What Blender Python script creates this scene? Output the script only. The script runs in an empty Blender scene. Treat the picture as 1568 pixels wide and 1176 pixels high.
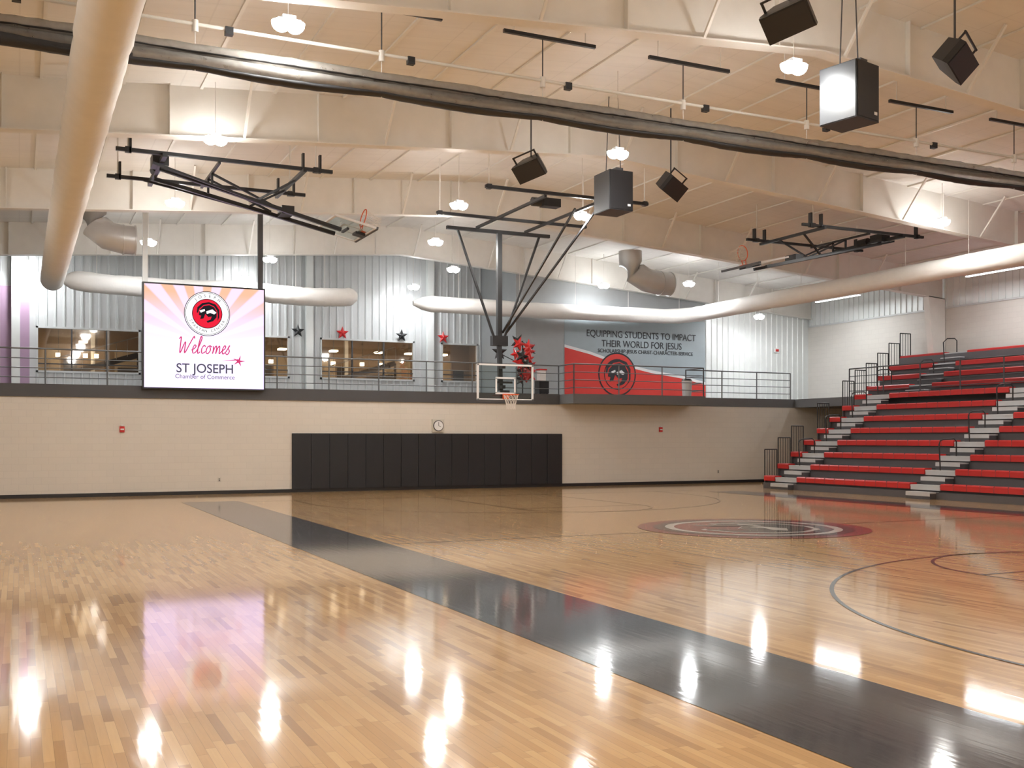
import bpy, math, random
from mathutils import Matrix, Vector
random.seed(4)
sc = bpy.context.scene
sc.view_settings.view_transform = 'Standard'

# ------------------------------------------------------------------ materials
def newmat(name):
    m = bpy.data.materials.new(name); m.use_nodes = True
    nt = m.node_tree
    return m, nt, nt.nodes['Principled BSDF']
def N(nt, t, **k):
    n = nt.nodes.new(t)
    for a, v in k.items(): setattr(n, a, v)
    return n
def L(nt, a, b): nt.links.new(a, b)
def mathn(nt, op, a, b=None):
    n = N(nt, 'ShaderNodeMath', operation=op)
    for i, v in enumerate((a, b)):
        if v is None: continue
        if isinstance(v, (int, float)): n.inputs[i].default_value = v
        else: L(nt, v, n.inputs[i])
    return n.outputs[0]

def plain(name, col, rough=0.5, metal=0.0, noise=0.06, nscale=3.0, bump=0.0, bscale=40, spec=0.5, see=0.0):
    m, nt, bs = newmat(name)
    tc = N(nt, 'ShaderNodeTexCoord'); nz = N(nt, 'ShaderNodeTexNoise')
    nz.inputs['Scale'].default_value = nscale; nz.inputs['Detail'].default_value = 3
    L(nt, tc.outputs['Object'], nz.inputs['Vector'])
    mx = N(nt, 'ShaderNodeMix', data_type='RGBA')
    c1 = [max(0, c*(1-noise)) for c in col]; c2 = [min(1, c*(1+noise)) for c in col]
    mx.inputs[6].default_value = (*c1, 1); mx.inputs[7].default_value = (*c2, 1)
    L(nt, nz.outputs[0], mx.inputs[0]); L(nt, mx.outputs[2], bs.inputs['Base Color'])
    bs.inputs['Roughness'].default_value = rough; bs.inputs['Metallic'].default_value = metal
    bs.inputs['Specular IOR Level'].default_value = spec
    if see: bs.inputs['Alpha'].default_value = 1-see
    if bump:
        n2 = N(nt, 'ShaderNodeTexNoise'); n2.inputs['Scale'].default_value = bscale
        L(nt, tc.outputs['Object'], n2.inputs['Vector'])
        bp = N(nt, 'ShaderNodeBump'); bp.inputs['Strength'].default_value = bump; bp.inputs['Distance'].default_value = 0.02
        L(nt, n2.outputs[0], bp.inputs['Height']); L(nt, bp.outputs[0], bs.inputs['Normal'])
    return m

def emis(name, col, s, nosample=False):
    m = bpy.data.materials.new(name); m.use_nodes = True; nt = m.node_tree
    nt.nodes.clear(); e = N(nt, 'ShaderNodeEmission'); o = N(nt, 'ShaderNodeOutputMaterial')
    e.inputs[0].default_value = (*col, 1); e.inputs[1].default_value = s
    L(nt, e.outputs[0], o.inputs[0])
    if nosample:
        m.cycles.emission_sampling = 'NONE'
    return m

def lacquer(nt, bs, tc):
    # clear gym-floor finish: low-roughness coat with a very faint board-direction waviness
    nz = N(nt, 'ShaderNodeTexNoise'); mp = N(nt, 'ShaderNodeMapping')
    mp.inputs['Scale'].default_value = (17, 1.2, 1); nz.inputs['Scale'].default_value = 1.0; nz.inputs['Detail'].default_value = 3
    L(nt, tc.outputs['Object'], mp.inputs[0]); L(nt, mp.outputs[0], nz.inputs['Vector'])
    bp = N(nt, 'ShaderNodeBump'); bp.inputs['Strength'].default_value = 0.022; bp.inputs['Distance'].default_value = 0.02
    L(nt, nz.outputs[0], bp.inputs['Height']); L(nt, bp.outputs[0], bs.inputs['Coat Normal'])
    bs.inputs['Roughness'].default_value = 0.5; bs.inputs['Specular IOR Level'].default_value = 0.2
    bs.inputs['Coat Weight'].default_value = 1.0; bs.inputs['Coat Roughness'].default_value = 0.075; bs.inputs['Coat IOR'].default_value = 1.52

def wood():
    m, nt, bs = newmat('maple_strip_floor')
    tc = N(nt, 'ShaderNodeTexCoord'); sp = N(nt, 'ShaderNodeSeparateXYZ'); L(nt, tc.outputs['Object'], sp.inputs[0])
    xs = mathn(nt, 'DIVIDE', sp.outputs[0], 0.06)
    row = mathn(nt, 'FLOOR', xs)
    w1 = N(nt, 'ShaderNodeTexWhiteNoise', noise_dimensions='1D'); L(nt, row, w1.inputs['W'])
    ys = mathn(nt, 'ADD', mathn(nt, 'DIVIDE', sp.outputs[1], 0.72), mathn(nt, 'MULTIPLY', w1.outputs['Value'], 17.3))
    seg = mathn(nt, 'FLOOR', ys)
    cb = N(nt, 'ShaderNodeCombineXYZ'); L(nt, row, cb.inputs[0]); L(nt, seg, cb.inputs[1])
    w2 = N(nt, 'ShaderNodeTexWhiteNoise', noise_dimensions='3D'); L(nt, cb.outputs[0], w2.inputs['Vector'])
    r = N(nt, 'ShaderNodeValToRGB'); L(nt, w2.outputs['Value'], r.inputs[0])
    e = r.color_ramp.elements
    e[0].position = 0; e[0].color = (0.40, 0.21, 0.068, 1)
    e[1].position = 1; e[1].color = (0.69, 0.435, 0.18, 1)
    a = e.new(0.16); a.color = (0.53, 0.30, 0.105, 1)
    a = e.new(0.6); a.color = (0.62, 0.37, 0.14, 1)
    mp = N(nt, 'ShaderNodeMapping'); mp.inputs['Scale'].default_value = (60, 3, 1); L(nt, tc.outputs['Object'], mp.inputs[0])
    nz = N(nt, 'ShaderNodeTexNoise'); nz.inputs['Scale'].default_value = 1; nz.inputs['Detail'].default_value = 4; L(nt, mp.outputs[0], nz.inputs['Vector'])
    g = mathn(nt, 'ADD', mathn(nt, 'MULTIPLY', nz.outputs[0], 0.2), 0.90)
    fx = mathn(nt, 'FRACT', xs); fy = mathn(nt, 'FRACT', ys)
    gap = mathn(nt, 'MAXIMUM', mathn(nt, 'LESS_THAN', fx, 0.03), mathn(nt, 'LESS_THAN', fy, 0.004))
    g2 = mathn(nt, 'MULTIPLY', g, mathn(nt, 'SUBTRACT', 1.0, mathn(nt, 'MULTIPLY', gap, 0.45)))
    mx = N(nt, 'ShaderNodeVectorMath', operation='SCALE'); L(nt, r.outputs[0], mx.inputs[0]); L(nt, g2, mx.inputs['Scale'])
    L(nt, mx.outputs[0], bs.inputs['Base Color'])
    lacquer(nt, bs, tc)
    return m
def paint(name, col):
    m, nt, bs = newmat(name); tc = N(nt, 'ShaderNodeTexCoord')
    bs.inputs['Base Color'].default_value = (*col, 1)
    lacquer(nt, bs, tc); return m

def block(name, col, axis='X'):
    m, nt, bs = newmat(name)
    tc = N(nt, 'ShaderNodeTexCoord'); sp = N(nt, 'ShaderNodeSeparateXYZ'); L(nt, tc.outputs['Object'], sp.inputs[0])
    cb = N(nt, 'ShaderNodeCombineXYZ'); L(nt, sp.outputs[0 if axis == 'X' else 1], cb.inputs[0]); L(nt, sp.outputs[2], cb.inputs[1])
    br = N(nt, 'ShaderNodeTexBrick'); L(nt, cb.outputs[0], br.inputs['Vector'])
    br.inputs['Scale'].default_value = 1; br.inputs['Brick Width'].default_value = 0.4; br.inputs['Row Height'].default_value = 0.2
    br.inputs['Mortar Size'].default_value = 0.006; br.inputs['Mortar Smooth'].default_value = 0.3
    br.inputs['Color1'].default_value = (*col, 1); br.inputs['Color2'].default_value = (*[c*0.97 for c in col], 1)
    br.inputs['Mortar'].default_value = (*[c*0.9 for c in col], 1)
    L(nt, br.outputs['Color'], bs.inputs['Base Color'])
    bp = N(nt, 'ShaderNodeBump'); bp.invert = True; bp.inputs['Strength'].default_value = 0.25; bp.inputs['Distance'].default_value = 0.01
    L(nt, br.outputs['Fac'], bp.inputs['Height']); L(nt, bp.outputs[0], bs.inputs['Normal'])
    bs.inputs['Roughness'].default_value = 0.55
    return m

def ceilmat():
    m, nt, bs = newmat('ceiling_liner')
    tc = N(nt, 'ShaderNodeTexCoord'); sp = N(nt, 'ShaderNodeSeparateXYZ'); L(nt, tc.outputs['Object'], sp.inputs[0])
    def seams(out, period, w):
        f = mathn(nt, 'FRACT', mathn(nt, 'DIVIDE', out, period)); return mathn(nt, 'LESS_THAN', f, w)
    s = mathn(nt, 'MAXIMUM', seams(sp.outputs[0], 1.5, 0.02), seams(sp.outputs[1], 0.62, 0.03))
    nz = N(nt, 'ShaderNodeTexNoise'); nz.inputs['Scale'].default_value = 1.2; nz.inputs['Detail'].default_value = 3
    mp = N(nt, 'ShaderNodeMapping'); mp.inputs['Scale'].default_value = (0.5, 3, 1); L(nt, tc.outputs['Object'], mp.inputs[0]); L(nt, mp.outputs[0], nz.inputs['Vector'])
    v = mathn(nt, 'SUBTRACT', mathn(nt, 'ADD', 0.93, mathn(nt, 'MULTIPLY', nz.outputs[0], 0.14)), mathn(nt, 'MULTIPLY', s, 0.07))
    mx = N(nt, 'ShaderNodeVectorMath', operation='SCALE'); mx.inputs[0].default_value = (0.84, 0.82, 0.78); L(nt, v, mx.inputs['Scale'])
    L(nt, mx.outputs[0], bs.inputs['Base Color']); bs.inputs['Roughness'].default_value = 0.7
    bp = N(nt, 'ShaderNodeBump'); bp.inputs['Strength'].default_value = 0.4; bp.inputs['Distance'].default_value = 0.03
    L(nt, nz.outputs[0], bp.inputs['Height']); L(nt, bp.outputs[0], bs.inputs['Normal'])
    return m

def glassmat(name, tint=(0.9, 0.95, 0.95), refl=0.12):
    m = bpy.data.materials.new(name); m.use_nodes = True; nt = m.node_tree; nt.nodes.clear()
    t = N(nt, 'ShaderNodeBsdfTransparent'); t.inputs[0].default_value = (*tint, 1)
    g = N(nt, 'ShaderNodeBsdfGlossy'); g.inputs['Roughness'].default_value = 0.03
    x = N(nt, 'ShaderNodeMixShader'); x.inputs[0].default_value = refl; o = N(nt, 'ShaderNodeOutputMaterial')
    L(nt, t.outputs[0], x.inputs[1]); L(nt, g.outputs[0], x.inputs[2]); L(nt, x.outputs[0], o.inputs[0])
    return m

def sunburst():
    m = bpy.data.materials.new('led_sunburst'); m.use_nodes = True; nt = m.node_tree; nt.nodes.clear()
    tc = N(nt, 'ShaderNodeTexCoord'); sp = N(nt, 'ShaderNodeSeparateXYZ'); L(nt, tc.outputs['Object'], sp.inputs[0])
    x = mathn(nt, 'SUBTRACT', sp.outputs[0], 5.2); z = mathn(nt, 'SUBTRACT', sp.outputs[2], 4.75)
    a = mathn(nt, 'ARCTAN2', x, z)
    s = mathn(nt, 'SINE', mathn(nt, 'MULTIPLY', a, 20))
    ray = N(nt, 'ShaderNodeMapRange'); L(nt, s, ray.inputs[0]); ray.inputs[1].default_value = -0.3; ray.inputs[2].default_value = 0.3
    fz = N(nt, 'ShaderNodeMapRange'); L(nt, sp.outputs[2], fz.inputs[0]); fz.inputs[1].default_value = 4.7; fz.inputs[2].default_value = 6.3
    fac = mathn(nt, 'MULTIPLY', mathn(nt, 'ADD', mathn(nt, 'MULTIPLY', ray.outputs[0], 0.6), 0.4), fz.outputs[0])
    mx = N(nt, 'ShaderNodeMix', data_type='RGBA'); mx.inputs[6].default_value = (0.62, 0.52, 0.82, 1); mx.inputs[7].default_value = (0.54, 0.30, 0.20, 1)
    L(nt, fac, mx.inputs[0])
    e = N(nt, 'ShaderNodeEmission'); e.inputs[1].default_value = 2.0; o = N(nt, 'ShaderNodeOutputMaterial')
    L(nt, mx.outputs[2], e.inputs[0]); L(nt, e.outputs[0], o.inputs[0])
    return m

WOOD = wood()
BLKP = paint('black_court_paint', (0.008, 0.008, 0.010))
REDP = paint('red_court_paint', (0.27, 0.018, 0.015)); GRYP = paint('silver_court_paint', (0.75, 0.70, 0.64))
WALL = block('painted_block_beige', (0.72, 0.68, 0.61)); WALLY = block('painted_block_beige_side', (0.73, 0.70, 0.65), 'Y')
CEIL = ceilmat()
STEELC = plain('cream_painted_steel', (0.84, 0.82, 0.77), 0.5)
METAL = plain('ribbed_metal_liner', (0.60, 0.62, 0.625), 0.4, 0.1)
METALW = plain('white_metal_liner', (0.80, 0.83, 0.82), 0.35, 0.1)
GREYW = plain('grey_painted_wall', (0.34, 0.355, 0.36), 0.6)
BLACK = plain('black_powder_coat', (0.018, 0.018, 0.02), 0.4)
PAD = plain('black_vinyl_pad', (0.012, 0.013, 0.017), 0.45)
DKGREY = plain('dark_grey_steel', (0.07, 0.07, 0.075), 0.5)
SPKS = plain('speaker_lit_side', (0.06, 0.063, 0.068), 0.35)  # lamp light on the speaker's left face, put into a lighter colour
RAIL = plain('grey_rail_steel', (0.17, 0.18, 0.19), 0.4, 0.5)
SLAB = plain('grey_deck_edge', (0.13, 0.135, 0.14), 0.6)
FABRIC = plain('white_duct_fabric', (0.86, 0.85, 0.82), 0.8, noise=0.05, bump=0.5, bscale=5)
GALV = plain('galvanised_duct', (0.6, 0.6, 0.59), 0.4, 0.3)
MESHC = plain('curtain_mesh_beige', (0.30, 0.285, 0.26), 0.9, noise=0.25, nscale=8, bump=0.6, bscale=12, see=0.45)
CURTB = plain('curtain_black_vinyl', (0.02, 0.02, 0.022), 0.6)
REDS = plain('red_seat_plastic', (0.55, 0.03, 0.028), 0.35)
ALU = plain('aluminium_tread', (0.60, 0.61, 0.62), 0.4, 0.2)
TIER = plain('dark_riser_steel', (0.10, 0.095, 0.10), 0.5)
DECKB = plain('grey_footboard', (0.40, 0.39, 0.39), 0.5)
WHITE = plain('white_paint', (0.85, 0.85, 0.85), 0.4)
ORANGE = plain('orange_rim_paint', (0.75, 0.12, 0.03), 0.4)
NET = plain('white_net_cord', (0.85, 0.8, 0.75), 0.8)
REDX = plain('red_enamel', (0.6, 0.02, 0.02), 0.35)
GLASS = glassmat('tempered_glass', (0.86, 0.9, 0.9), 0.05)
WGLASS = glassmat('window_glass', (0.85, 0.8, 0.74), 0.14)
BROWN = plain('brown_room_paint', (0.26, 0.18, 0.11), 0.7)
TANP = plain('tan_room_panel', (0.50, 0.40, 0.28), 0.7)
WFRAME = plain('window_frame_grey', (0.62, 0.64, 0.64), 0.4)
PLATE = plain('ivory_plate', (0.6, 0.57, 0.5), 0.5)
LENS = emis('led_lens', (1.0, 1.0, 1.0), 60, True)
STRIP = emis('led_strip_lens', (0.92, 0.97, 1.0), 9)
ROOML = emis('room_ceiling_lens', (1.0, 0.9, 0.7), 10)
SUN = sunburst()
E_WHITE = emis('led_white', (1, 1, 1), 1.3); E_BLACK = emis('led_black', (0.03, 0.03, 0.04), 0.6)
E_RED = emis('led_red', (0.85, 0.02, 0.05), 1.1); E_PINK = emis('led_pink', (0.80, 0.07, 0.20), 0.9); E_GREY = emis('led_grey', (0.10, 0.10, 0.12), 1.0)
MUR_G = plain('mural_grey', (0.33, 0.39, 0.42), 0.5); MUR_R = plain('mural_red', (0.60, 0.04, 0.03), 0.5)
MUR_W = plain('mural_white', (0.75, 0.76, 0.76), 0.5); MUR_K = plain('mural_black', (0.02, 0.02, 0.025), 0.5)
PURPLE = plain('purple_wall_panel', (0.42, 0.28, 0.40), 0.6)

# ------------------------------------------------------------------ mesh builder
class B:
    def __init__(s, name): s.name = name; s.v = []; s.f = []; s.mi = []; s.sm = []; s.mats = []; s.M = Matrix.Identity(4)
    def m(s, mat):
        if mat not in s.mats: s.mats.append(mat)
        return s.mats.index(mat)
    def add(s, vs, fs, mat, smooth=False):
        o = len(s.v); i = s.m(mat)
        s.v += [tuple(s.M @ Vector(p)) for p in vs]
        for f in fs: s.f.append([o+k for k in f]); s.mi.append(i); s.sm.append(smooth)
    def box(s, a, b, mat):
        x0, x1 = sorted((a[0], b[0])); y0, y1 = sorted((a[1], b[1])); z0, z1 = sorted((a[2], b[2]))
        vs = [(x0,y0,z0),(x1,y0,z0),(x1,y1,z0),(x0,y1,z0),(x0,y0,z1),(x1,y0,z1),(x1,y1,z1),(x0,y1,z1)]
        s.add(vs, [(0,3,2,1),(4,5,6,7),(0,1,5,4),(1,2,6,5),(2,3,7,6),(3,0,4,7)], mat)
    def cbox(s, c, d, mat): s.box([c[i]-d[i]/2 for i in range(3)], [c[i]+d[i]/2 for i in range(3)], mat)
    def beam(s, p, q, w, h, mat):
        p = Vector(p); q = Vector(q); d = (q-p).normalized()
        up = Vector((0,0,1)) if abs(d.z) < 0.95 else Vector((0,1,0))
        r = d.cross(up).normalized(); u = r.cross(d)
        vs = []
        for o in (p, q):
            for a, b in ((-1,-1),(1,-1),(1,1),(-1,1)): vs.append(o + r*a*w/2 + u*b*h/2)
        s.add(vs, [(0,1,2,3),(7,6,5,4),(0,4,5,1),(1,5,6,2),(2,6,7,3),(3,7,4,0)], mat)
    def tube(s, pts, r, mat, seg=10, closed=False, cap=True, sy=1.0):
        pts = [Vector(p) for p in pts]; n = len(pts); vs = []
        rr = r if isinstance(r, (list, tuple)) else [r]*n
        for i, p in enumerate(pts):
            if closed: d = pts[(i+1) % n]-pts[i-1]
            else: d = pts[min(i+1, n-1)]-pts[max(i-1, 0)]
            d.normalize(); up = Vector((0,0,1)) if abs(d.z) < 0.9 else Vector((0,1,0))
            a = d.cross(up).normalized(); b = a.cross(d)
            for k in range(seg):
                t = 2*math.pi*k/seg; vs.append(p + a*math.cos(t)*rr[i] + b*math.sin(t)*rr[i]*sy)
        fs = []
        for i in range(n if closed else n-1):
            j = (i+1) % n
            for k in range(seg):
                l = (k+1) % seg; fs.append((i*seg+k, i*seg+l, j*seg+l, j*seg+k))
        s.add(vs, fs, mat, True)
        if cap and not closed:
            s.add(vs[:seg], [tuple(range(seg))[::-1]], mat); s.add(vs[-seg:], [tuple(range(seg))], mat)
    def cyl(s, p, q, r, mat, seg=10): s.tube([p, q], r, mat, seg)
    def dome(s, c, r, mat, zs=1.0):
        vs = []; fs = []; nu, nv = 14, 5
        for j in range(nv+1):
            ph = math.pi/2*j/nv
            for i in range(nu):
                t = 2*math.pi*i/nu; vs.append((c[0]+r*math.cos(t)*math.cos(ph), c[1]+r*math.sin(t)*math.cos(ph), c[2]-r*zs*math.sin(ph)))
        for j in range(nv):
            for i in range(nu):
                k = (i+1) % nu; fs.append((j*nu+i, j*nu+k, (j+1)*nu+k, (j+1)*nu+i))
        s.add(vs, fs, mat, True)
    def prism(s, pts, off, mat):
        pts = [Vector(p) for p in pts]; n = len(pts); off = Vector(off)
        vs = pts + [p+off for p in pts]
        fs = [tuple(range(n))[::-1], tuple(range(n, 2*n))] + [(i, (i+1) % n, (i+1) % n+n, i+n) for i in range(n)]
        s.add(vs, fs, mat)
    def poly(s, pts, mat): s.add(pts, [tuple(range(len(pts)))], mat)
    def done(s, fixn=True):
        me = bpy.data.meshes.new(s.name); me.from_pydata([tuple(v) for v in s.v], [], s.f)
        for m in s.mats: me.materials.append(m)
        for p, i, sm in zip(me.polygons, s.mi, s.sm): p.material_index = i; p.use_smooth = sm
        me.update()
        if fixn:
            import bmesh
            bm = bmesh.new(); bm.from_mesh(me); bmesh.ops.recalc_face_normals(bm, faces=bm.faces); bm.to_mesh(me); bm.free()
        o = bpy.data.objects.new(s.name, me); sc.collection.objects.link(o); return o

def text(body, loc, size, mat, parent, rot=(math.pi/2, 0, 0), shear=0, name='lettering', sx=1.0, ext=0.003, bold=0.0):
    c = bpy.data.curves.new(name, 'FONT'); c.body = body; c.size = size; c.align_x = 'CENTER'; c.align_y = 'CENTER'
    c.shear = shear; c.extrude = ext; c.offset = bold; c.materials.append(mat)
    o = bpy.data.objects.new(name, c); o.location = loc; o.rotation_euler = rot; o.scale = (sx, 1, 1)
    sc.collection.objects.link(o); o.parent = parent; return o

XR = 13.1
def roof(x): return 9.8 - 0.075*abs(x-XR)
XL, XRT, YB, YF, YW, YM = -8.0, 33.0, -9.0, 34.0, 41.5, 38.0
DK = 3.36

# ------------------------------------------------------------------ shell
b = B('floor'); b.box((XL, YB, -0.1), (XRT, YF+0.2, 0), WOOD); b.done()

b = B('court_markings')
def band(x0, y0, x1, y1, m=BLKP, z=0.0025): b.poly([(x0,y0,z),(x1,y0,z),(x1,y1,z),(x0,y1,z)], m)
def arc(cx, cy, r, a0, a1, w=0.05, m=BLKP, z=0.0035, n=64):
    vs = []; fs = []
    for i in range(n+1):
        t = math.radians(a0+(a1-a0)*i/n)
        for q in (r-w/2, r+w/2): vs.append((cx+q*math.cos(t), cy+q*math.sin(t), z))
    for i in range(n): fs.append((2*i, 2*i+1, 2*i+3, 2*i+2))
    b.add(vs, fs, m)
band(4.05, -3, 5.6, 30.0); band(20.65, -3, 21.9, 28.6)
CX, CY = 13.1, 16.7
E0, E1 = CY-12.8, CY+12.8
band(5.6, E1, 20.65, E1+0.05); band(5.6, E0-0.05, 20.65, E0)
band(5.6, CY-0.025, CX-2.2, CY+0.025, z=0.003); band(CX+2.2, CY-0.025, 20.65, CY+0.025, z=0.003)
for e, s in ((E0, 1), (E1, -1)):
    by = e+s*1.6; fy = e+s*5.79
    if s > 0: arc(CX, by, 6.02, 0, 180)
    else: arc(CX, by, 6.02, 180, 360)
    for sx in (-1, 1):
        band(CX+sx*6.02-0.025, min(e, by), CX+sx*6.02+0.025, max(e, by), z=0.003)
        band(CX+sx*1.83-0.025, min(e, fy), CX+sx*1.83+0.025, max(e, fy), z=0.003)
    band(CX-1.83, fy-0.025, CX+1.83, fy+0.025, z=0.003)
    if s > 0: arc(CX, fy, 1.83, 0, 180)
    else: arc(CX, fy, 1.83, 180, 360)
b.done(False)

def circ(cx, cy, r, n=48): return [(cx+r*math.cos(2*math.pi*i/n), cy+r*math.sin(2*math.pi*i/n)) for i in range(n)]
HEL = [(-.50,-.10),(-.44,.22),(-.20,.46),(.12,.52),(.40,.40),(.56,.12),(.54,-.20),(.34,-.44),(.02,-.55),(-.05,-.46),(.20,-.34),(.26,-.16),(.06,-.20),(-.12,-.02),(-.22,-.30),(-.42,-.34),(-.36,-.14)]
CREST = [(-.62,.05),(-.58,.36),(-.30,.62),(.10,.70),(.48,.58),(.70,.26),(.70,-.20),(.60,-.42),(.62,-.05),(.58,.20),(.40,.46),(.10,.58),(-.22,.51),(-.48,.26),(-.54,.02)]
FACE = [(-.05,.10),(.22,.20),(.40,.06),(.30,-.02),(.12,.04),(-.02,-.02)]
EYE = [(-.34,.12),(-.12,.20),(-.10,.12),(-.28,.03)]
def logo(bb, P, mats, layers):
    for k, (sh, m) in enumerate(layers):
        bb.poly([P(x, y, k) for x, y in sh], m)

b = B('court_centre_emblem')
def Pc(x, y, k): return (CX + y*2.25, CY - x*2.25, 0.005+0.0012*k)
logo(b, Pc, None, [(circ(0,0,1.0), REDP), (circ(0,0,.86), BLKP), (circ(0,0,.76), GRYP), (circ(0,0,.68), REDP), ([(x*.92,y*.92) for x,y in CREST], BLKP), ([(x*1.02,y*1.02) for x,y in HEL], GRYP), ([(x*.92,y*.92) for x,y in HEL], BLKP), (FACE, GRYP), (EYE, GRYP)])
b.done(False)

b = B('wall_back'); b.box((XL, YF, 0), (XRT, YF+0.2, 3.02), WALL); b.done()
b = B('baseboard_back'); b.box((XL, YF-0.02, 0), (XRT, YF, 0.11), BLACK); b.done()
b = B('wall_padding')
n = 16; w = (18.0-8.06)/n
b.box((8.06, YF-0.03, 0.1), (18.0, YF-0.002, 1.93), PAD)
for i in range(n):
    x0 = 8.06+i*w
    b.box((x0+0.006, YF-0.075, 0.11), (x0+w-0.006, YF-0.03, 1.92), PAD)
b.done()
wins = [(0.56, 4.13), (6.14, 9.74), (10.98, 15.0), (16.2, 17.9)]
z0, z1 = 4.15, 5.82
b = B('wall_back_upper')
def rib(bb, x0, x1, zb, zt, y, mat, step=0.3):
    x = math.ceil(x0/step)*step
    while x < x1-0.04:
        t = zt if zt is not None else roof(x)-0.02
        bb.prism([(x-0.05, y, zb), (x+0.05, y, zb), (x+0.025, y-0.035, zb), (x-0.025, y-0.035, zb)], (0, 0, t-zb), mat)
        x += step
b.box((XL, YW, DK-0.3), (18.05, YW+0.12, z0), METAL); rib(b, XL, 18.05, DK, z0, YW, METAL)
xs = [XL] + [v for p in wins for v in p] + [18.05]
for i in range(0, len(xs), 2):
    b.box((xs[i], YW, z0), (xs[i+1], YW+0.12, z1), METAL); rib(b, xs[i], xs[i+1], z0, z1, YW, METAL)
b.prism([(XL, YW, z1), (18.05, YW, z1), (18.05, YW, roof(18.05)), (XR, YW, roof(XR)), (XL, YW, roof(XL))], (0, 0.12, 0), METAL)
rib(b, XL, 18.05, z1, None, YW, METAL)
b.box((-0.6, YW-0.05, DK), (0.35, YW, 7.2), PURPLE)
b.done()
for i, (a, c) in enumerate(wins):
    b = B('window_%d' % (i+1))
    for (p, q) in (((a, z0), (c, z0+0.07)), ((a, z1-0.07), (c, z1)), ((a, z0), (a+0.07, z1)), ((c-0.07, z0), (c, z1))):
        b.box((p[0], YW-0.05, p[1]), (q[0], YW+0.1, q[1]), WFRAME)
    k = 3 if c-a > 3 else 1
    for j in range(1, k):
        x = a+(c-a)*j/k; b.box((x-0.025, YW-0.03, z0), (x+0.025, YW+0.08, z1), DKGREY)
    b.box((a, YW-0.03, z0+0.30), (c, YW+0.06, z0+0.34), DKGREY)
    b.box((a+0.02, YW+0.03, z0+0.02), (c-0.02, YW+0.04, z1-0.02), WGLASS)
    b.done()
b = B('wall_upper_room')
b.box((-1, YW+3.6, DK), (19, YW+3.7, 6.4), BROWN); b.box((-1, YW+0.12, 6.3), (19, YW+3.6, 6.4), BROWN)
b.box((-1, YW+0.12, DK-0.1), (19, YW+3.6, DK), BROWN); b.box((-1.1, YW+0.12, DK), (-1, YW+3.6, 6.4), BROWN); b.box((19, YW+0.12, DK), (19.1, YW+3.6, 6.4), BROWN)
for x in (2.1, 4.3, 8.4, 9.8, 12, 14, 15.4, 17): b.box((x, YW+2.0, 5.45), (x+0.3, YW+2.4, 5.52), ROOML); b.box((x+0.13, YW+2.18, 5.52), (x+0.16, YW+2.2, 6.3), DKGREY)
for x in (0.6, 1.2, 1.6, 2.0, 8.0, 8.9, 11.6, 12.9, 13.8, 16.4): b.box((x+.7, YW+3.0, 4.95), (x+0.86, YW+3.2, 5.1), ROOML); b.box((x+.79, YW+3.09, 5.1), (x+.81, YW+3.11, 6.3), DKGREY)
for x in (2.6, 7.2, 13.0): b.box((x, YW+3.4, DK), (x+0.15, YW+3.6, 6.3), STEELC); b.box((x+1, YW+3.2, DK), (x+2.2, YW+3.55, 4.6), TIER)
for x, ww in ((0.2, 1.3), (3.5, 1.0), (7.6, 1.6), (9.9, .9), (11.4, 1.2), (14.6, 1.5), (17.1, 1.0)):
    b.box((x, YW+3.54, DK), (x+ww, YW+3.6, 5.3), TANP); b.box((x+ww+0.1, YW+3.52, DK), (x+ww+0.6, YW+3.6, 4.9), BLACK)
for x in (1.0, 11.5):
    b.beam((x, YW+1.6, 4.0), (x+3.2, YW+1.6, 5.0), 0.05, 0.22, TIER); b.beam((x, YW+1.5, 4.7), (x+3.2, YW+1.5, 5.7), 0.04, 0.04, ALU)
    for j in range(9): b.beam((x+0.4*j, YW+1.5, 4.05+0.125*j), (x+0.4*j, YW+1.5, 4.7+0.125*j), 0.02, 0.02, ALU)
    b.beam((x, YW+1.6, 4.0), (x, YW+1.6, DK), 0.08, 0.08, TIER); b.beam((x+3.2, YW+1.6, 5.0), (x+3.2, YW+1.6, DK), 0.08, 0.08, TIER)
rm = b.done()
for x in (2.3, 8.2, 13.0, 17.0):
    l = bpy.data.lights.new('room', 'AREA'); l.size = 1.2; l.energy = 34; l.color = (1.0, 0.87, 0.66)
    lo = bpy.data.objects.new('room_emitter', l); lo.location = (x, YW+2, 6.2); sc.collection.objects.link(lo); lo.parent = rm
b = B('wall_mural_block')
b.prism([(18.05, YM, DK-0.3), (27.3, YM, DK-0.3), (27.3, YM, roof(27.3)), (18.05, YM, roof(18.05))], (0, 0.15, 0), GREYW)
b.box((18.05, YM+0.15, DK-0.3), (18.2, YW, roof(18.1)), GREYW)
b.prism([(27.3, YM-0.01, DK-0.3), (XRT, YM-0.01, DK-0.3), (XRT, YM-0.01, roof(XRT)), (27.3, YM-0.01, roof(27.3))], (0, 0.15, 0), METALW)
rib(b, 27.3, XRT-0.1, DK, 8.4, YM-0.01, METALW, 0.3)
b.done()
b = B('wall_mural')
mx0, mx1, mz0, mz1 = 20.25, 27.25, DK+0.02, 6.85
y = YM-0.01
b.box((mx0, y-0.005, mz0), (mx1, y+0.008, mz1), MUR_G)
cur = [(mx0, 5.5), (mx0+1.2, 5.25), (mx0+2.6, 4.85), (mx0+4.2, 4.55), (mx0+5.8, 4.35), (mx1, 4.1)]
b.poly([(mx0, y-0.012, mz0)] + [(x, y-0.012, z+0.12) for x, z in cur] + [(mx1, y-0.012, mz0)], MUR_W)
b.poly([(mx0, y-0.018, mz0)] + [(x, y-0.018, z) for x, z in cur] + [(mx1, y-0.018, mz0)], MUR_R)
lc = (22.75, 4.45)
def Pm(x, yy, k): return (lc[0]+x*0.92, y-0.024-0.004*k, lc[1]+yy*0.92)
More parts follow.
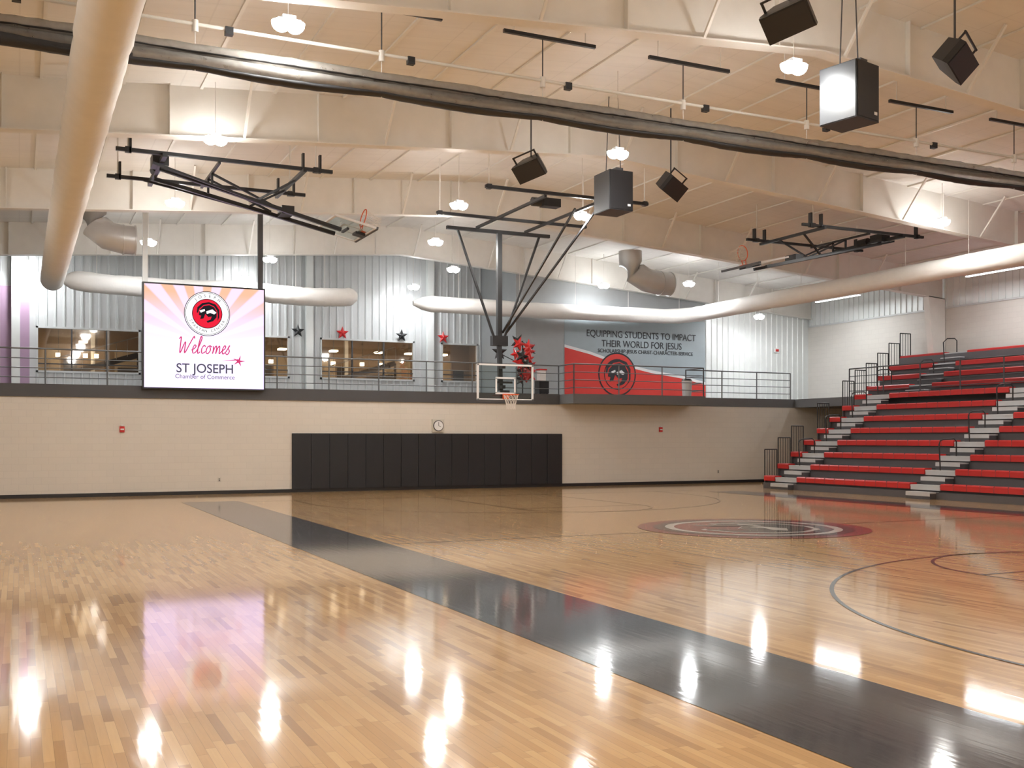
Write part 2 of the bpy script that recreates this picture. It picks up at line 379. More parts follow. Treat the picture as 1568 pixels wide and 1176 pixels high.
logo(b, Pm, None, [(circ(0,0,1.0), MUR_K), (circ(0,0,.93), MUR_R), (circ(0,0,.70), MUR_K), (circ(0,0,.66), MUR_R), (CREST, MUR_K), (HEL, MUR_K), (FACE, MUR_W), (EYE, MUR_W)])
mu = b.done(False)
text('EQUIPPING STUDENTS TO IMPACT', (24.0, y-0.02, 6.12), 0.40, MUR_K, mu, sx=0.87)
text('THEIR WORLD FOR JESUS', (24.0, y-0.02, 5.72), 0.40, MUR_K, mu, sx=0.87)
text('SCHOLARSHIP-JESUS CHRIST-CHARACTER-SERVICE', (24.2, y-0.02, 5.42), 0.22, MUR_K, mu, sx=0.95)

b = B('wall_right')
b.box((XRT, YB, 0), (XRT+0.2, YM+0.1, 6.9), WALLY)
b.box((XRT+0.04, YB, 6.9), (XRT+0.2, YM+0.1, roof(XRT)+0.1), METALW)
yy = YB
while yy < YM:
    b.box((XRT, yy, 6.9), (XRT+0.04, yy+0.07, roof(XRT)), METALW); yy += 0.3
b.box((XRT-0.03, YB, 6.86), (XRT, YM, 6.93), WFRAME)
b.done()
b = B('wall_left'); b.box((XL-0.2, YB, 0), (XL, YW+0.1, roof(XL)+0.1), WALLY); b.done()
b = B('wall_front'); b.prism([(XL, YB-0.2, 0), (XRT, YB-0.2, 0), (XRT, YB-0.2, roof(XRT)), (XR, YB-0.2, roof(XR)), (XL, YB-0.2, roof(XL))], (0, 0.2, 0), WALL); b.done()
b = B('ceiling')
b.prism([(XL-0.2, YB-0.2, roof(XL-0.2)), (XR, YB-0.2, roof(XR)), (XRT+0.2, YB-0.2, roof(XRT+0.2)), (XRT+0.2, YB-0.2, roof(XRT+0.2)+0.15), (XR, YB-0.2, roof(XR)+0.15), (XL-0.2, YB-0.2, roof(XL-0.2)+0.15)], (0, YW-YB+0.4, 0), CEIL)
b.done()

def bot(x): return roof(x)-1.05
for fy in (-0.6, 7.1, 14.8, 22.5, 30.2, 37.8):
    b = B('ceiling_beam')
    for xa, xb in ((XL+0.02, XR), (XR, XRT-0.02)):
        b.prism([(xa, fy-0.012, bot(xa)), (xb, fy-0.012, bot(xb)), (xb, fy-0.012, roof(xb)), (xa, fy-0.012, roof(xa))], (0, 0.024, 0), STEELC)
        b.prism([(xa, fy-0.14, bot(xa)-0.03), (xb, fy-0.14, bot(xb)-0.03), (xb, fy-0.14, bot(xb)), (xa, fy-0.14, bot(xa))], (0, 0.28, 0), STEELC)
    x = XL+1.5
    while x < XRT-0.5:
        b.box((x-0.008, fy-0.13, bot(x)), (x+0.008, fy+0.13, roof(x)), STEELC)
        xx = x+1.5
        if xx < XRT-1:
            for s in (-1, 1): b.beam((xx, fy+s*0.12, bot(xx)), (xx, fy+s*1.0, roof(xx)-0.02), 0.05, 0.05, STEELC)
        x += 3.1
    if fy < 37:
        zb = 0.0 if fy < 3 or fy > 31.6 else DK
        b.prism([(XRT-0.02, fy-0.14, zb), (XRT-0.45, fy-0.14, zb), (XRT-0.9, fy-0.14, bot(XRT-0.9)), (XRT-0.02, fy-0.14, bot(XRT))], (0, 0.28, 0), STEELC)
    b.done()
b = B('ceiling_purlins')
x = XL+0.8
while x < XRT:
    if abs(x-XR) > 0.3: b.box((x-0.03, YB, roof(x)-0.045), (x+0.03, YW, roof(x)-0.004), STEELC)
    x += 1.52
b.done()
for cxw in (-0.1, 10.5, 15.65):
    b = B('wall_column'); b.box((cxw-0.14, YW-0.25, DK), (cxw+0.14, YW-0.22, roof(cxw)-0.06), METALW); b.box((cxw-0.01, YW-0.22, DK), (cxw+0.01, YW-0.06, roof(cxw)-0.06), METALW); b.box((cxw-0.14, YW-0.06, DK), (cxw+0.14, YW-0.036, roof(cxw)-0.06), METALW); b.done()

b = B('floor_balcony')
b.box((XL, YF-0.02, 3.02), (28.8, YW, DK), SLAB)
b.box((28.8, 2, 3.02), (XRT, YM, DK), SLAB)
b.box((17.9, 32.9, 3.02), (23.6, YF-0.02, DK), SLAB)
b.box((XL, YF-0.05, 3.0), (17.9, YF-0.02, DK+0.02), DKGREY)
b.done()
def railing(name, pts, zt=1.07, rows=(1.07, 0.78, 0.5, 0.22), step=1.75, mat=RAIL, z=DK, r=0.024):
    b = B(name)
    for (xa, ya), (xb, yb) in zip(pts[:-1], pts[1:]):
        for h in rows: b.cyl((xa, ya, z+h), (xb, yb, z+h), r if h == zt else r*0.6, mat, 8)
        ln = math.hypot(xb-xa, yb-ya); n = max(1, round(ln/step))
        for i in range(n+1):
            t = i/n; b.cyl((xa+(xb-xa)*t, ya+(yb-ya)*t, z), (xa+(xb-xa)*t, ya+(yb-ya)*t, z+zt), r, mat, 8)
    return b.done()
railing('balcony_railing', [(XL+0.1, YF+0.12), (17.95, YF+0.12), (17.95, 32.95), (23.55, 32.95), (23.55, YF+0.12), (28.7, YF+0.12)])
railing('deck_guardrail', [(28.95, 3), (28.95, 31.0)], mat=DKGREY)

# ------------------------------------------------------------------ LED screen
b = B('led_video_screen')
sx0, sx1, sz0, sz1, sy = 3.46, 7.09, 3.33, 6.50, YF-0.28
b.box((sx0-0.05, sy, sz0-0.05), (sx1+0.05, sy+0.2, sz1+0.05), BLACK)
b.poly([(sx0, sy-0.01, sz0), (sx1, sy-0.01, sz0), (sx1, sy-0.01, sz1), (sx0, sy-0.01, sz1)], SUN)
lz = 5.66; lx = 5.33
def Ps(x, yy, k): return (lx+x*0.70, sy-0.016-0.003*k, lz+yy*0.70)
logo(b, Ps, None, [(circ(0,0,1.0), E_BLACK), (circ(0,0,.97), E_WHITE), (circ(0,0,.94), E_BLACK), (circ(0,0,.92), E_WHITE), (circ(0,0,.66), E_BLACK), (circ(0,0,.63), E_RED), ([(x*.74,y_*.74) for x,y_ in CREST], E_BLACK), ([(x*.74,y_*.74) for x,y_ in HEL], E_BLACK), (FACE, E_WHITE), (EYE, E_WHITE)])
st = []
for i in range(10):
    r_ = 0.17 if i % 2 == 0 else 0.045
    if i == 0: r_ = 0.20
    t = math.pi/2+i*math.pi/5-0.25; st.append((6.30+r_*1.2*math.cos(t), sy-0.02, 4.20+r_*math.sin(t)))
b.poly(st, E_PINK)
b.poly([(5.75, sy-0.02, 4.19), (6.28, sy-0.02, 4.27), (6.28, sy-0.02, 4.23)], E_PINK)
STROKES = [[(0,.85),(.1,.97),(.16,.5),(.25,.02),(.45,.7),(.55,.02),(.78,.6),(.95,1.02),(1.02,.9)],
 [(.98,.2),(1.15,.3),(1.23,.45),(1.12,.52),(1.05,.3),(1.12,.03),(1.32,.14),(1.47,.6),(1.52,.95),(1.43,1.02),(1.39,.5),(1.44,.03),(1.58,.12)],
 [(1.88,.42),(1.78,.52),(1.66,.3),(1.74,.03),(1.95,.14)],
 [(2.16,.5),(2.02,.4),(2.0,.12),(2.14,.02),(2.27,.25),(2.16,.5),(2.34,.42)],
 [(2.42,.48),(2.47,.25),(2.46,.03),(2.52,.35),(2.62,.5),(2.68,.3),(2.68,.03),(2.74,.35),(2.84,.5),(2.9,.3),(2.93,.04),(3.08,.2),(3.24,.33),(3.28,.48),(3.18,.52),(3.1,.28),(3.18,.03),(3.36,.15)],
 [(3.36,.15),(3.55,.55),(3.47,.4),(3.6,.2),(3.5,.0),(3.36,.08)]]
def cr(pts, k=6):
    out = []; P = [pts[0]]+pts+[pts[-1]]
    for i in range(1, len(P)-2):
        for j in range(k):
            t = j/k; o = []
            for a in (0, 1):
                p0, p1, p2, p3 = P[i-1][a], P[i][a], P[i+1][a], P[i+2][a]
                o.append(0.5*(2*p1+(p2-p0)*t+(2*p0-5*p1+4*p2-p3)*t*t+(3*p1-p0-3*p2+p3)*t**3))
            out.append(tuple(o))
    return out+[pts[-1]]
for s_ in STROKES:
    c = cr(s_); b.tube([(4.40+(x+0.25*y_)*0.44, sy-0.03, 4.40+y_*0.52) for x, y_ in c], 0.017, E_PINK, 6)
b.box((sx0-0.02, sy+0.2, sz0+0.3), (sx0+0.13, sy+0.33, roof(sx0)-0.06), METALW)  # left post coloured pale to stand in for lamp light on it
b.box((sx1-0.13, sy+0.2, sz0+0.3), (sx1+0.02, sy+0.33, roof(sx1)-0.06), DKGREY)
scr = b.done(False)
def ringtext(s, rad, a0, a1, size, flip=False):
    for i, ch in enumerate(s):
        a = math.radians(a0+(a1-a0)*i/(len(s)-1))
        rr = (a-math.pi/2) if not flip else (a+math.pi/2)
        o = text(ch, (lx+rad*math.cos(a), sy-0.055, lz+rad*math.sin(a)), size, E_BLACK, scr)
        o.rotation_euler = (math.pi/2, -rr, 0)
ringtext('JOSEPH', 0.55, 130, 50, 0.13); ringtext('SPARTAN CENTER', 0.55, 205, 335, 0.115, True)
text('ST JOSEPH', (5.27, sy-0.03, 3.93), 0.40, E_GREY, scr, sx=0.95, bold=0.004)
text('Chamber of Commerce', (5.27, sy-0.03, 3.68), 0.19, E_GREY, scr, sx=0.98)

# ------------------------------------------------------------------ wall items
def fire(x, z, y, nm='fire_alarm_pull'):
    b = B(nm); b.box((x-0.07, y-0.05, z-0.09), (x+0.07, y, z+0.09), REDX); b.box((x-0.05, y-0.065, z-0.02), (x+0.05, y-0.05, z+0.02), WHITE); b.box((x-0.035, y-0.06, z+0.1), (x+0.035, y, z+0.14), WHITE); b.done()
fire(2.85, 2.04, YF); fire(22.3, 2.1, YF)
for x in (5.75, 25.0):
    b = B('wall_outlet'); b.box((x-0.05, YF-0.012, 0.38), (x+0.05, YF, 0.52), PLATE); b.box((x-0.02, YF-0.016, 0.46), (x+0.02, YF-0.012, 0.49), BLACK); b.box((x-0.02, YF-0.016, 0.41), (x+0.02, YF-0.012, 0.44), BLACK); b.done()
b = B('wall_clock'); cx_ = 13.15
b.box((cx_-0.22, YF-0.06, 1.98), (cx_+0.22, YF, 2.42), PLATE)
b.tube([(cx_, YF-0.06, 2.2), (cx_, YF-0.09, 2.2)], 0.19, DKGREY, 28); b.tube([(cx_, YF-0.09, 2.2), (cx_, YF-0.095, 2.2)], 0.165, WHITE, 28)
b.beam((cx_, YF-0.1, 2.2), (cx_, YF-0.1, 2.33), 0.012, 0.012, BLACK); b.beam((cx_, YF-0.1, 2.2), (cx_+0.08, YF-0.1, 2.16), 0.012, 0.012, BLACK)
b.done()
b = B('exit_strobe'); b.box((31.0, YM-0.1, 5.65), (31.25, YM-0.045, 5.85), WHITE); b.box((31.05, YM-0.13, 5.7), (31.2, YM-0.1, 5.8), REDX); b.done()

def star(b, c, r, mat, th=0.05, rot=0.0):
    pts = []
    for i in range(10):
        q = r if i % 2 == 0 else r*0.42; t = math.pi/2+i*math.pi/5+rot
        pts.append((c[0]+q*math.cos(t), c[1], c[2]+q*math.sin(t)))
    ctr = (c[0], c[1]-th, c[2]); bk = (c[0], c[1]+th, c[2])
    vs = pts+[ctr, bk]; fs = [(i, (i+1) % 10, 10) for i in range(10)]+[((i+1) % 10, i, 11) for i in range(10)]
    b.add(vs, fs, mat)
for x, m in ((10.05, BLACK), (11.87, REDX), (14.4, BLACK), (16.25, REDX)):
    b = B('star_decoration'); star(b, (x, YW-0.13, 6.03), 0.28, m, th=0.07); b.box((x-0.03, YW-0.13, 6.0), (x+0.03, YW-0.036, 6.06), m); b.done()
b = B('star_balloon_display')
bx, by = 17.0, 35.2
b.tube([(bx, by, DK), (bx, by, DK+0.06)], 0.3, BLACK, 20); b.cyl((bx, by, DK), (bx, by, 5.4), 0.025, BLACK)
for i in range(16):
    a = random.uniform(0, 6.28); h = DK+0.6+1.5*i/16; rr = 0.22
    star(b, (bx+rr*math.cos(a)*1.2, by+rr*math.sin(a), h), random.uniform(0.24, 0.36), REDX if i % 3 else BLACK, rot=random.uniform(-.5, .5), th=0.08)
star(b, (bx-0.95, by, 4.95), 0.33, BLACK, th=0.08); b.cyl((bx-0.95, by, 4.9), (bx, by, 4.5), 0.015, BLACK)
b.done()
b = B('supply_cart'); b.box((17.55, 34.9, DK+0.08), (17.95, 35.3, DK+0.55), BLACK); b.box((17.6, 34.95, DK+0.55), (17.85, 35.2, DK+0.95), WHITE); b.box((17.57, 34.92, DK+0.95), (17.88, 35.23, DK+1.0), REDX)
for dx in (17.6, 17.9):
    for dy in (34.95, 35.25): b.cyl((dx-0.02, dy, DK+0.05), (dx+0.02, dy, DK+0.05), 0.05, BLACK)
b.done()
b = B('trash_bin'); b.tube([(23.1, 33.4, DK), (23.1, 33.4, DK+0.6)], [0.17, 0.2], ALU, 16); b.tube([(23.1, 33.4, DK+0.6), (23.1, 33.4, DK+0.68)], [0.21, 0.16], BLACK, 16); b.done()

# ------------------------------------------------------------------ baskets
def board(b, M):
    old = b.M; b.M = M
    W, H = 1.83, 1.07
    b.cbox((0, 0, 0), (W-0.04, 0.012, H-0.04), GLASS)
    for sgn in (-1, 1):
        b.cbox((0, 0, sgn*(H/2-0.02)), (W, 0.05, 0.05), WHITE); b.cbox((sgn*(W/2-0.02), 0, 0), (0.05, 0.05, H), WHITE)
        b.cbox((sgn*0.305, -0.012, -0.10), (0.05, 0.012, 0.46), WHITE)
    b.cbox((0, -0.012, 0.13), (0.66, 0.012, 0.05), WHITE); b.cbox((0, -0.012, -0.33), (0.66, 0.012, 0.05), WHITE)
    b.cbox((0, 0, -H/2-0.01), (W+0.02, 0.07, 0.05), DKGREY)
    b.cbox((0, 0.05, 0), (0.5, 0.05, 0.06), BLACK); b.cbox((0, 0.05, -0.36), (0.3, 0.06, 0.25), BLACK)
    ring = [(0.2286*math.cos(t*math.pi/12), -0.39+0.2286*math.sin(t*math.pi/12), -0.38) for t in range(24)]
    b.tube(ring, 0.014, ORANGE, 8, closed=True)
    b.cbox((0, -0.03, -0.42), (0.2, 0.04, 0.16), ORANGE); b.beam((-0.07, -0.04, -0.39), (-0.1, -0.2, -0.39), 0.02, 0.02, ORANGE); b.beam((0.07, -0.04, -0.39), (0.1, -0.2, -0.39), 0.02, 0.02, ORANGE)
    lev = [(0.22, 0), (0.19, 0.11), (0.155, 0.22), (0.13, 0.33), (0.135, 0.43)]
    n = 12
    for d in (1, -1):
        for k in range(n):
            pts = []
            for i, (r, dz) in enumerate(lev):
                a = (k+d*0.5*i)*2*math.pi/n; pts.append((r*math.cos(a), -0.39+r*math.sin(a), -0.385-dz))
            b.tube(pts, 0.006, NET, 4, cap=False)
    b.M = old
def hanger(b, x, y, z): b.cyl((x, y, z), (x, y, roof(x)-0.003), 0.02, STEELC, 6); b.cbox((x, y, z), (0.12, 0.12, 0.12), BLACK)

b = B('basketball_hoop')
MX, MY = 13.1, 28.75
for py in (24.1, 27.5):
    b.beam((10.6, py, 8.1), (15.4, py, 8.1), 0.08, 0.08, BLACK)
    for x in (10.7, 15.3): hanger(b, x, py, 8.1)
for x in (12.3, 13.9): b.beam((x, 24.1, 8.02), (x, 28.6, 8.02), 0.07, 0.07, BLACK)
b.beam((11.4, MY, 7.98), (14.8, MY, 7.98), 0.1, 0.1, BLACK)
b.beam((MX, MY, 7.98), (MX, MY, 4.7), 0.14, 0.14, BLACK)
for s in (-1, 1):
    b.beam((MX+s*1.35, MY, 7.95), (MX+s*0.15, MY, 4.75), 0.06, 0.06, BLACK)
for s in (0.35, 0.75):
    b.beam((MX+s*1.6, 25.0, 8.0), (MX+s*0.3, MY-0.02, 4.95), 0.05, 0.05, BLACK)
b.cbox((MX, MY, 4.7), (0.5, 0.2, 0.3), BLACK); b.beam((MX, MY, 4.7), (MX, MY-0.1, 3.2), 0.12, 0.12, BLACK)
b.beam((MX, MY-0.05, 3.9), (MX, 28.4, 3.9), 0.1, 0.1, BLACK); b.beam((MX, MY-0.05, 3.3), (MX, 28.4, 3.3), 0.1, 0.1, BLACK)
b.cbox((MX-0.1, 25.2, 8.12), (0.5, 0.3, 0.22), BLACK); b.cyl((MX-0.4, 25.2, 8.12), (MX-0.65, 25.2, 8.12), 0.12, BLACK)
board(b, Matrix.Translation((MX, 28.3, 3.43)))
b.done()

def folded(s, xa):
    b = B('folded_basketball_hoop')
    X = lambda d: xa+s*d
    for py in (24.2, 26.8):
        b.beam((X(0), py, 8.05), (X(4.8), py, 8.05), 0.08, 0.08, BLACK)
        for d in (0.25, 4.4): hanger(b, X(d), py, 8.05); 
        for d in (0.3, 4.1, 4.5): b.cbox((X(d), py, 8.2), (0.05, 0.12, 0.42), BLACK)
    b.beam((X(1.0), 24.0, 7.98), (X(1.0), 27.0, 7.98), 0.1, 0.1, BLACK)
    b.beam((X(4.1), 24.0, 7.98), (X(4.1), 27.0, 7.98), 0.08, 0.08, BLACK)
    for dy in (-0.28, 0.28):
        b.beam((X(1.0), 25.5+dy*1.9, 7.9), (X(5.3), 25.5+dy, 6.92), 0.09, 0.09, BLACK)
        b.beam((X(0.8), 25.5+dy*3.2, 7.93), (X(4.2), 25.5+dy, 7.16), 0.05, 0.05, BLACK)
        b.beam((X(2.2), 25.5+dy, 7.97), (X(3.7), 25.5+dy, 7.32), 0.05, 0.05, BLACK)
        b.beam((X(4.1), 25.5+dy*2, 7.95), (X(3.2), 25.5+dy, 7.42), 0.05, 0.05, BLACK)
        b.beam((X(2.2), 25.5+dy, 7.62), (X(2.2), 25.5+dy, 7.98), 0.05, 0.05, BLACK)
    b.beam((X(2.2), 24.2, 7.99), (X(2.2), 26.8, 7.99), 0.06, 0.06, BLACK)
    b.cbox((X(1.0), 25.0, 8.06), (0.35, 0.5, 0.25), BLACK); b.cyl((X(1.0), 25.5, 8.06), (X(1.0), 25.9, 8.06), 0.12, BLACK)
    b.cbox((X(4.0), 25.5, 7.3), (0.3, 0.5, 0.2), BLACK)
    d = Vector((s*0.975, 0, -0.223)); n = Vector((s*0.223, 0, 0.975)); yv = -n; zv = -d; xv = yv.cross(zv)
    M = Matrix.Identity(4)
    for i in range(3): M[i][0] = xv[i]; M[i][1] = yv[i]; M[i][2] = zv[i]
    c = Vector((X(5.5), 25.5, 7.02)); M.translation = c
    board(b, M)
    b.done()
folded(1, 1.9); folded(-1, 25.6)

# ------------------------------------------------------------------ speakers
def spk(x, y, z, w, d, h, rz, nm='hanging_speaker'):
    b = B(nm); b.M = Matrix.Translation((x, y, z)) @ Matrix.Rotation(math.radians(rz), 4, 'Z')
    b.cbox((0, 0, 0), (w, d, h), BLACK)
    b.cbox((0, -d/2-0.006, 0), (w*0.92, 0.012, h*0.94), BLACK)
    b.cbox((-w/2-0.006, 0, 0), (0.012, d*0.96, h*0.97), SPKS) 
    b.cbox((0.2, -d/2-0.014, -h*0.36), (0.08, 0.01, 0.05), WHITE)
    b.cbox((0, 0, h/2+0.04), (w*0.3, d*0.8, 0.08), DKGREY)
    b.M = Matrix.Identity(4)
    for dx in (-0.2, 0.2): b.cyl((x+dx, y, z+h/2), (x+dx*0.6, y, roof(x)-0.01), 0.012, DKGREY, 6)
    b.done()
spk(12.6, 13.5, 7.5, 0.62, 0.72, 0.95, 12); spk(12.6, 21.2, 7.5, 0.62, 0.72, 0.92, 0)
def wedge(x, y, z, rz, tilt, roll, s=1.0):
    b = B('ceiling_wedge_speaker')
    b.M = Matrix.Translation((x, y, z)) @ Matrix.Rotation(math.radians(rz), 4, 'Z') @ Matrix.Rotation(math.radians(roll), 4, 'Y') @ Matrix.Rotation(math.radians(tilt), 4, 'X') @ Matrix.Scale(s, 4)
    b.prism([(-0.38, -0.2, -0.22), (0.38, -0.2, -0.22), (0.38, -0.2, 0.22), (-0.38, -0.2, 0.22)], (0, 0.12, 0), BLACK)
    b.add([(-.38,-.08,-.22),(.38,-.08,-.22),(.38,-.08,.22),(-.38,-.08,.22),(-.22,.25,-.2),(.22,.25,-.2),(.22,.25,.2),(-.22,.25,.2)], [(0,1,5,4),(1,2,6,5),(2,3,7,6),(3,0,4,7),(4,5,6,7)], BLACK)
    b.cbox((0, -0.206, 0), (0.72, 0.012, 0.40), BLACK)
    b.beam((-0.3, 0, 0.2), (-0.3, 0, 0.38), 0.04, 0.02, BLACK); b.beam((0.3, 0, 0.2), (0.3, 0, 0.38), 0.04, 0.02, BLACK); b.beam((-0.32, 0, 0.38), (0.32, 0, 0.38), 0.04, 0.03, BLACK)
    b.M = Matrix.Identity(4)
    b.cyl((x, y, z+0.2), (x, y, roof(x)-0.01), 0.02, DKGREY, 6)
    b.done()
wedge(10.75, 12.8, 8.25, -60, 40, -12); wedge(14.6, 13.1, 8.3, 25, 40, 14); wedge(10.6, 21.5, 7.95, -60, 40, -12, .95); wedge(14.2, 21.2, 7.85, 25, 40, 14, .95)

# ------------------------------------------------------------------ ducts
def wav(path, r, nm, mat=FABRIC, amp=0.025, seg=24, taper=False):
    b = B(nm); pts = []; rr = []
    for i in range(len(path)-1):
        p, q = Vector(path[i]), Vector(path[i+1]); n = max(2, int((q-p).length/0.35))
        for k in range(n): pts.append(p.lerp(q, k/n)); rr.append(r*(1+random.uniform(-amp, amp)))
    pts.append(Vector(path[-1])); rr.append(r)
    for i in range(6, len(rr), 12): rr[i] = r*0.955
    if taper: rr[-1] = r*0.3; rr[-2] = r*0.8
    b.tube(pts, rr, mat, seg)
    for i in range(4, len(pts), 7):
        p = pts[i]; b.cyl((p.x, p.y, p.z+r*0.9), (p.x, p.y, roof(p.x)-0.01), 0.008, STEELC, 5)
    b.done()
wav([(0.98, YB+0.5, 6.9), (0.98, 37.0, 6.9)], 0.36, 'fabric_duct')
wav([(25.5, YB+0.5, 6.93), (25.5, 36.4, 6.93), (25.2, 37.0, 6.92), (24.6, 37.2, 6.9), (18.2, 37.2, 6.83), (13.4, 37.2, 6.85)], 0.31, 'fabric_duct', taper=True)
def sag(x0, x1, nm='fabric_duct'):
    b = B(nm); pts = []; rr = []; n = 30
    for i in range(n+1):
        t = i/n; e = min(1, (min(t, 1-t)*14+0.25)) ** 0.5
        pts.append((x0+(x1-x0)*t, 37.2, 6.95-0.10*math.sin(math.pi*t)+0.01*random.uniform(-1, 1))); rr.append(0.33*e*(1+random.uniform(-.03, .03)))
    b.tube(pts, rr, FABRIC, 20)
    for i in (5, 13, 21): b.cyl((pts[i][0], 37.2, 7.2), (pts[i][0], 37.2, roof(pts[i][0])-0.01), 0.008, STEELC, 5)
    b.done()
sag(1.35, 7.2); sag(7.25, 11.2)
for (x, y, z, l, r) in ((2.6, 33.0, 7.75, 1.1, 0.42), (22.1, 34.2, 7.85, 1.5, 0.45)):
    b = B('galvanised_duct_elbow')
    b.tube([(x+l/2, y, z-0.1), (x+l*0.2, y, z-0.1), (x-l*0.2, y, z-0.02), (x-l*0.5, y+0.1, z+0.25), (x-l*0.6, y+0.2, z+0.6), (x-l*0.6, y+0.2, roof(x)-0.2)], r, GALV, 24)
    for d in (0.5, 0.2): b.tube([(x+l*d, y, z-0.1), (x+l*d-0.04, y, z-0.1)], r+0.025, GALV, 24)
    b.done()

# ------------------------------------------------------------------ divider curtain + its pipe
b = B('divider_curtain')
PY = 16.3
b.cyl((-7.5, PY, 8.0), (31.5, PY, 8.0), 0.03, STEELC, 8)
cx0 = 2.55-2.93*3
while cx0 < 31:
    h = min(8.75, roof(cx0)-0.15)
    b.beam((cx0-0.9, PY, h), (cx0+0.9, PY, h), 0.06, 0.06, BLACK)
    b.cyl((cx0-0.15, PY, 7.95), (cx0-0.15, PY, h), 0.012, DKGREY, 6)
    for d in (-0.7, 0.7): b.cyl((cx0+d, PY, h), (cx0+d, PY, roof(cx0+d)-0.003), 0.012, STEELC, 6)
    b.cbox((cx0+0.35, PY, 7.97), (0.12, 0.1, 0.12), BLACK); b.cyl((cx0-0.15, PY, 7.88), (cx0-0.15, PY, 8.06), 0.05, STEELC, 8)
    b.cyl((cx0-0.15, PY, 7.3), (cx0-0.15, PY, 8.0), 0.008, STEELC, 5)
    cx0 += 2.93
def cz(x): 
    t = ((x-2.4)/2.93) % 1.0
    return abs(math.sin(math.pi*t))
xs = [-7.4+0.15*i for i in range(int(38.5/0.15))]
def swag(zc, sagv, ry, rz, mat, jit=0.15, yo=0.0, seg=12):
    vs = []; fs = []
    for i, x in enumerate(xs):
        c = cz(x); w = 0.8+0.25*c
        for kk in range(seg):
            t = 2*math.pi*kk/seg; q = 1+random.uniform(-jit, jit)
            vs.append((x, PY+yo+ry*w*q*math.cos(t), zc-sagv*c+rz*w*q*math.sin(t)))
    for i in range(len(xs)-1):
        for kk in range(seg):
            l = (kk+1) % seg; fs.append((i*seg+kk, i*seg+l, (i+1)*seg+l, (i+1)*seg+kk))
    b.add(vs, fs, mat, True)
swag(7.60, 0.02, 0.16, 0.12, MESHC, 0.08)
swag(7.46, 0.03, 0.18, 0.09, MESHC, 0.08)
swag(7.35, 0.04, 0.13, 0.045, CURTB, 0.10)
swag(7.545, 0.01, 0.185, 0.015, CURTB, 0.15)
b.tube([(x, PY-0.02, 7.38) for x in [-7+0.5*i for i in range(18)]], [0.12]*18, CURTB, 10)
b.done()

# ------------------------------------------------------------------ bleachers
XB, RD, RH = 24.0, 0.60, 0.42
Y0, Y1 = 3.0, 29.9
aisles = [28.75, 22.6, 16.4, 10.2, 4.6]
def seatruns(y0, y1, aw=1.15):
    runs = []; c = y1
    for a in aisles:
        if a+aw/2 < c: runs.append((a+aw/2, c))
        c = a-aw/2
    if c > y0: runs.append((y0, c))
    return runs
b = B('bleachers')
b.box((XB-0.06, Y0, 0.0), (XB, Y1, 0.20), TIER)
for i in range(8):
    x = XB+RD*i; zt = RH*(i+1)
    b.box((x+0.08, Y0, zt-RH if i else 0), (28.8, Y1, min(zt-0.06, 3.0) if i == 7 else zt-0.06), TIER)
    b.box((x+0.02, Y0, zt-0.06), (min(x+RD+0.1, 28.79), Y1, zt-0.03), DECKB)
    for (a, c) in seatruns(Y0, Y1):
        n = max(1, round((c-a)/0.46)); w = (c-a)/n
        b.prism([(x-0.03, a, zt-0.15), (x+0.0, a, zt-0.15), (x+0.04, a, zt-0.03), (x+0.27, a, zt-0.03), (x+0.27, a, zt+0.03), (x+0.0, a, zt+0.03), (x-0.035, a, zt+0.0)], (0, c-a, 0), REDS)
        for k in range(1, n): b.box((x-0.037, a+w*k-0.004, zt-0.145), (x+0.27, a+w*k+0.004, zt+0.032), TIER)
    for a in aisles:
        b.box((x-0.02, a-0.55, zt-0.07), (x+0.3, a+0.55, zt-0.02), ALU); b.box((x-0.01, a-0.55, zt-0.17), (x+0.03, a+0.55, zt-0.07), ALU)
        b.box((x-0.30, a-0.45, zt-RH-0.03 if i else 0), (x+0.06, a+0.45, zt-0.25), DKGREY)
        b.box((x-0.31, a-0.45, zt-0.25), (x+0.06, a+0.45, zt-0.21), ALU); b.box((x-0.315, a-0.45, zt-0.33), (x-0.30, a+0.45, zt-0.25), ALU)
        if i in (1, 3, 5, 7):
            q = x+0.15; b.tube([(q-0.15, a, zt-0.03), (q-0.2, a, zt+0.75), (q-0.15, a, zt+0.86), (q, a, zt+0.9), (q+0.4, a, zt+0.92), (q+0.5, a, zt+0.84), (q+0.5, a, zt+0.39)], 0.02, BLACK, 8)
for i in range(8):
    x = XB+RD*i; zt = RH*(i+1)
    b.box((x, Y1-0.02, 0), (x+RD, Y1+0.02, min(zt-0.05, 3.0)), TIER)
    if i % 2 == 0 or i < 2 or i > 5:
        xa, xb_, za, zb = x+0.02, x+0.56, zt-0.1, zt+0.95
        yy = Y1+0.02
        for p, q in (((xa, za), (xa, zb)), ((xb_, za), (xb_, zb)), ((xa, zb), (xb_, zb)), ((xa, za+0.1), (xb_, za+0.1))):
            b.cyl((p[0], yy, p[1]), (q[0], yy, q[1]), 0.02, BLACK, 8)
        for k in range(1, 5): b.cyl((xa+(xb_-xa)*k/5, yy, za+0.1), (xa+(xb_-xa)*k/5, yy, zb), 0.011, BLACK, 6)
b.done()
b = B('upper_bleachers')
YU = 31.5
